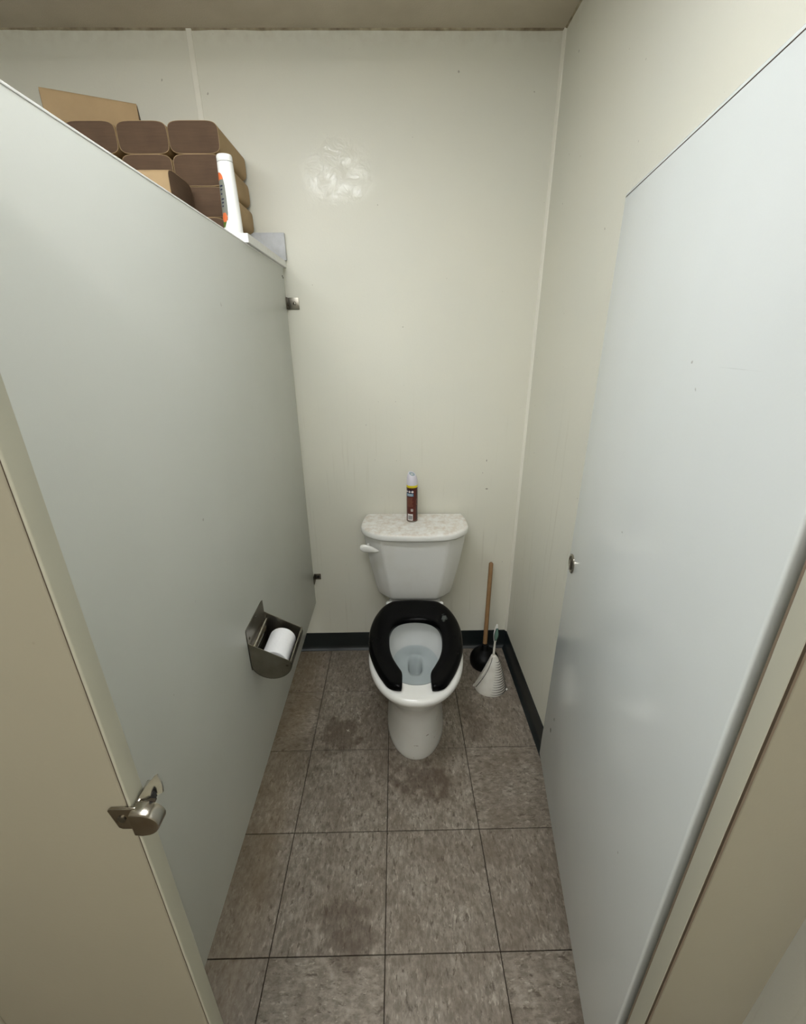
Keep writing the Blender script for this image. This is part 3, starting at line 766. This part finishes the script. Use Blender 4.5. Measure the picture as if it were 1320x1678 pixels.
# ------------------------------------------------------------------ plunger
t = thing('plunger', 'black rubber plunger with wooden handle leaning by the back wall', 'plunger', (.470, .470, 0))
bm = bmesh.new()
lathe(bm, [(.060, 0), (.066, .003), (.0695, .012), (.071, .028), (.068, .048), (.058, .066), (.040, .080), (.024, .087), (.017, .093), (.0165, .118), (.013, .121)], 40, None, False, True)
lathe(bm, [(.060, 0), (.062, .02), (.055, .05), (.03, .07), (.001, .075)], 40, None, False, False)
finish(bm, 'rubber_cup', M_RUBBER, t, angle=60)
bm = bmesh.new(); tp = Vector((.022, .100, .512)); b0 = Vector((-.002, .002, .095))
pts = [b0.lerp(tp, k/8) for k in range(9)]+[tp+(tp-b0).normalized()*.004, tp+(tp-b0).normalized()*.008]
tube(bm, pts, [.0105]*9+[.0085, .003], 16)
finish(bm, 'handle', M_WOOD, t)

# ------------------------------------------------------------------ toilet brush in its caddy
t = thing('toilet_brush', 'white toilet brush with green grip in a ribbed caddy by the right wall', 'toilet brush', (.470, .315, 0))
# shell: cone pinched to an apex, with a lip on the left-front
def shell(z, sc=1.0):
    H = .172; u = z/H
    wR = (.064*(1-u)**.62 if u < 1 else 0)+.009; wL = .066*(1-u)**1.15+.009
    d = .056*(1-u)**.8+.009
    r = []
    for i in range(40):
        a = 2*math.pi*i/40; c, s = math.cos(a), math.sin(a)
        r.append(((wR if c > 0 else wL)*c*sc+.006*u, d*s*sc+.016*u, z))
    return r
bm = bmesh.new(); zs = [0, .004, .015, .03, .05, .07, .09, .11, .13, .15, .163, .170, .172]
loft(bm, [shell(0, .96)]+[shell(z) for z in zs[1:-1]]+[shell(.1715, .8)])
sh = finish(bm, 'caddy', M_BRUSHW, t, angle=60)
# ribs: raised half hoops with dark grooves between them on the right front
def pol(a, z, k=1.0):
    H = .172; u = min(z/H, 1)
    wR = .064*(1-u)**.62+.009; wL = .066*(1-u)**1.15+.009; d = .056*(1-u)**.8+.009; c, s = math.cos(a), math.sin(a)
    return Vector(((wR if c > 0 else wL)*c*k+.006*u, d*s*k+.016*u, z))
for k in range(14):
    z = .012+k*.0105
    bm = bmesh.new(); rings = []
    a0, a1 = D(-100+k*2), D(12)
    for i in range(13):
        a = a0+(a1-a0)*i/12; thick = .0024*math.sin(math.pi*(i+.4)/12.8)+.0002
        sag = -.004*math.sin(math.pi*i/12)
        p = pol(a, z+sag, 1.004); p2 = pol(a, z+sag, 1.004+.02*math.sin(math.pi*(i+.2)/12.4)); 
        rings.append([p+Vector((0, 0, -thick)), p2, p+Vector((0, 0, thick)), pol(a, z+sag, .97)])
    loft(bm, rings)
    finish(bm, 'caddy_slot', M_SLOT, sh, smooth=False)
# opening rim on the left: a groove line and a flared foot lip
bm = bmesh.new(); pts = [pol(D(232-k*3.2), .166-k*.0118, 1.03) for k in range(14)]
tube(bm, pts, .0013, 6); finish(bm, 'caddy_seam', M_SLOT, sh)
bm = bmesh.new(); pts = [pol(D(210-k*3), .166-k*.0125, 1.04) for k in range(14)]+[Vector((-.078, .004, .003))]
tube(bm, pts, [.003]*13+[.0045, .004], 8); finish(bm, 'caddy_rim', M_BRUSHW, sh)
bm = bmesh.new(); lathe(bm, [(.003, 0), (.006, .002), (.006, .006), (.003, .008)], 12, Matrix.Translation((.070, -.020, 0))); finish(bm, 'caddy_foot', M_BRUSHW, sh)
bm = bmesh.new()
tube(bm, [(.008, .018, .160), (.008, .019, .20), (.009, .020, .232), (.010, .022, .262)], [.0055, .0050, .0042, .0050], 12)
finish(bm, 'brush_stem', M_BRUSHW, t)
bm = bmesh.new()
rings = []
for k in range(13):
    u = k/12; z = .245+.088*u; w_ = .0035+.0075*math.sin(math.pi*min(1, u*.9+.12))
    cx, cy = .010+.003*u, .022+.002*u
    rings.append([(cx+w_*math.cos(2*math.pi*i/16), cy+w_*.75*math.sin(2*math.pi*i/16), z) for i in range(16)])
loft(bm, rings); gr_ = finish(bm, 'grip', M_WHITE, t)
bm = bmesh.new(); rings = []
for k in range(11):
    u = k/10; z = .255+.060*u; w_ = .0030+.0055*math.sin(math.pi*u)
    cx, cy = .0095+.003*u, .0155+.002*u
    rings.append([(cx+w_*math.cos(2*math.pi*i/12), cy-.004*math.sin(math.pi*u)+.003*math.sin(2*math.pi*i/12), z) for i in range(12)])
loft(bm, rings); finish(bm, 'grip_inlay', M_GREEN, gr_)
bm = bmesh.new()
for sx in (-1, 1):
    tube(bm, [(.0095+.003*u+sx*(.003+.006*math.sin(math.pi*u)), .0145+.002*u-.003*math.sin(math.pi*u), .252+.066*u) for u in [k/8 for k in range(9)]], .0016, 6)
finish(bm, 'grip_edge', M_DGREEN, gr_)

# ------------------------------------------------------------------ paper scraps on the floor
def scrap(label, x, y, r):
    bm = bmesh.new(); random.seed(int(x*1000))
    pts = [Vector((x+random.uniform(-r, r), y+random.uniform(-r, r), .0010+random.uniform(0, .001))) for _ in range(5)]
    tube(bm, pts, .0012, 5)
    for v in bm.verts: v.co -= Vector((x, y, 0))
    o = finish(bm, 'paper_scrap', M_FUZZ); o.location = (x, y, .0004)
    tag(o, label, 'litter')
scrap('small twisted white paper scrap on the stained tile left of the toilet', -.170, .088, .008)
scrap('tiny white scrap further back on the floor left of the toilet', -.262, .285, .006)
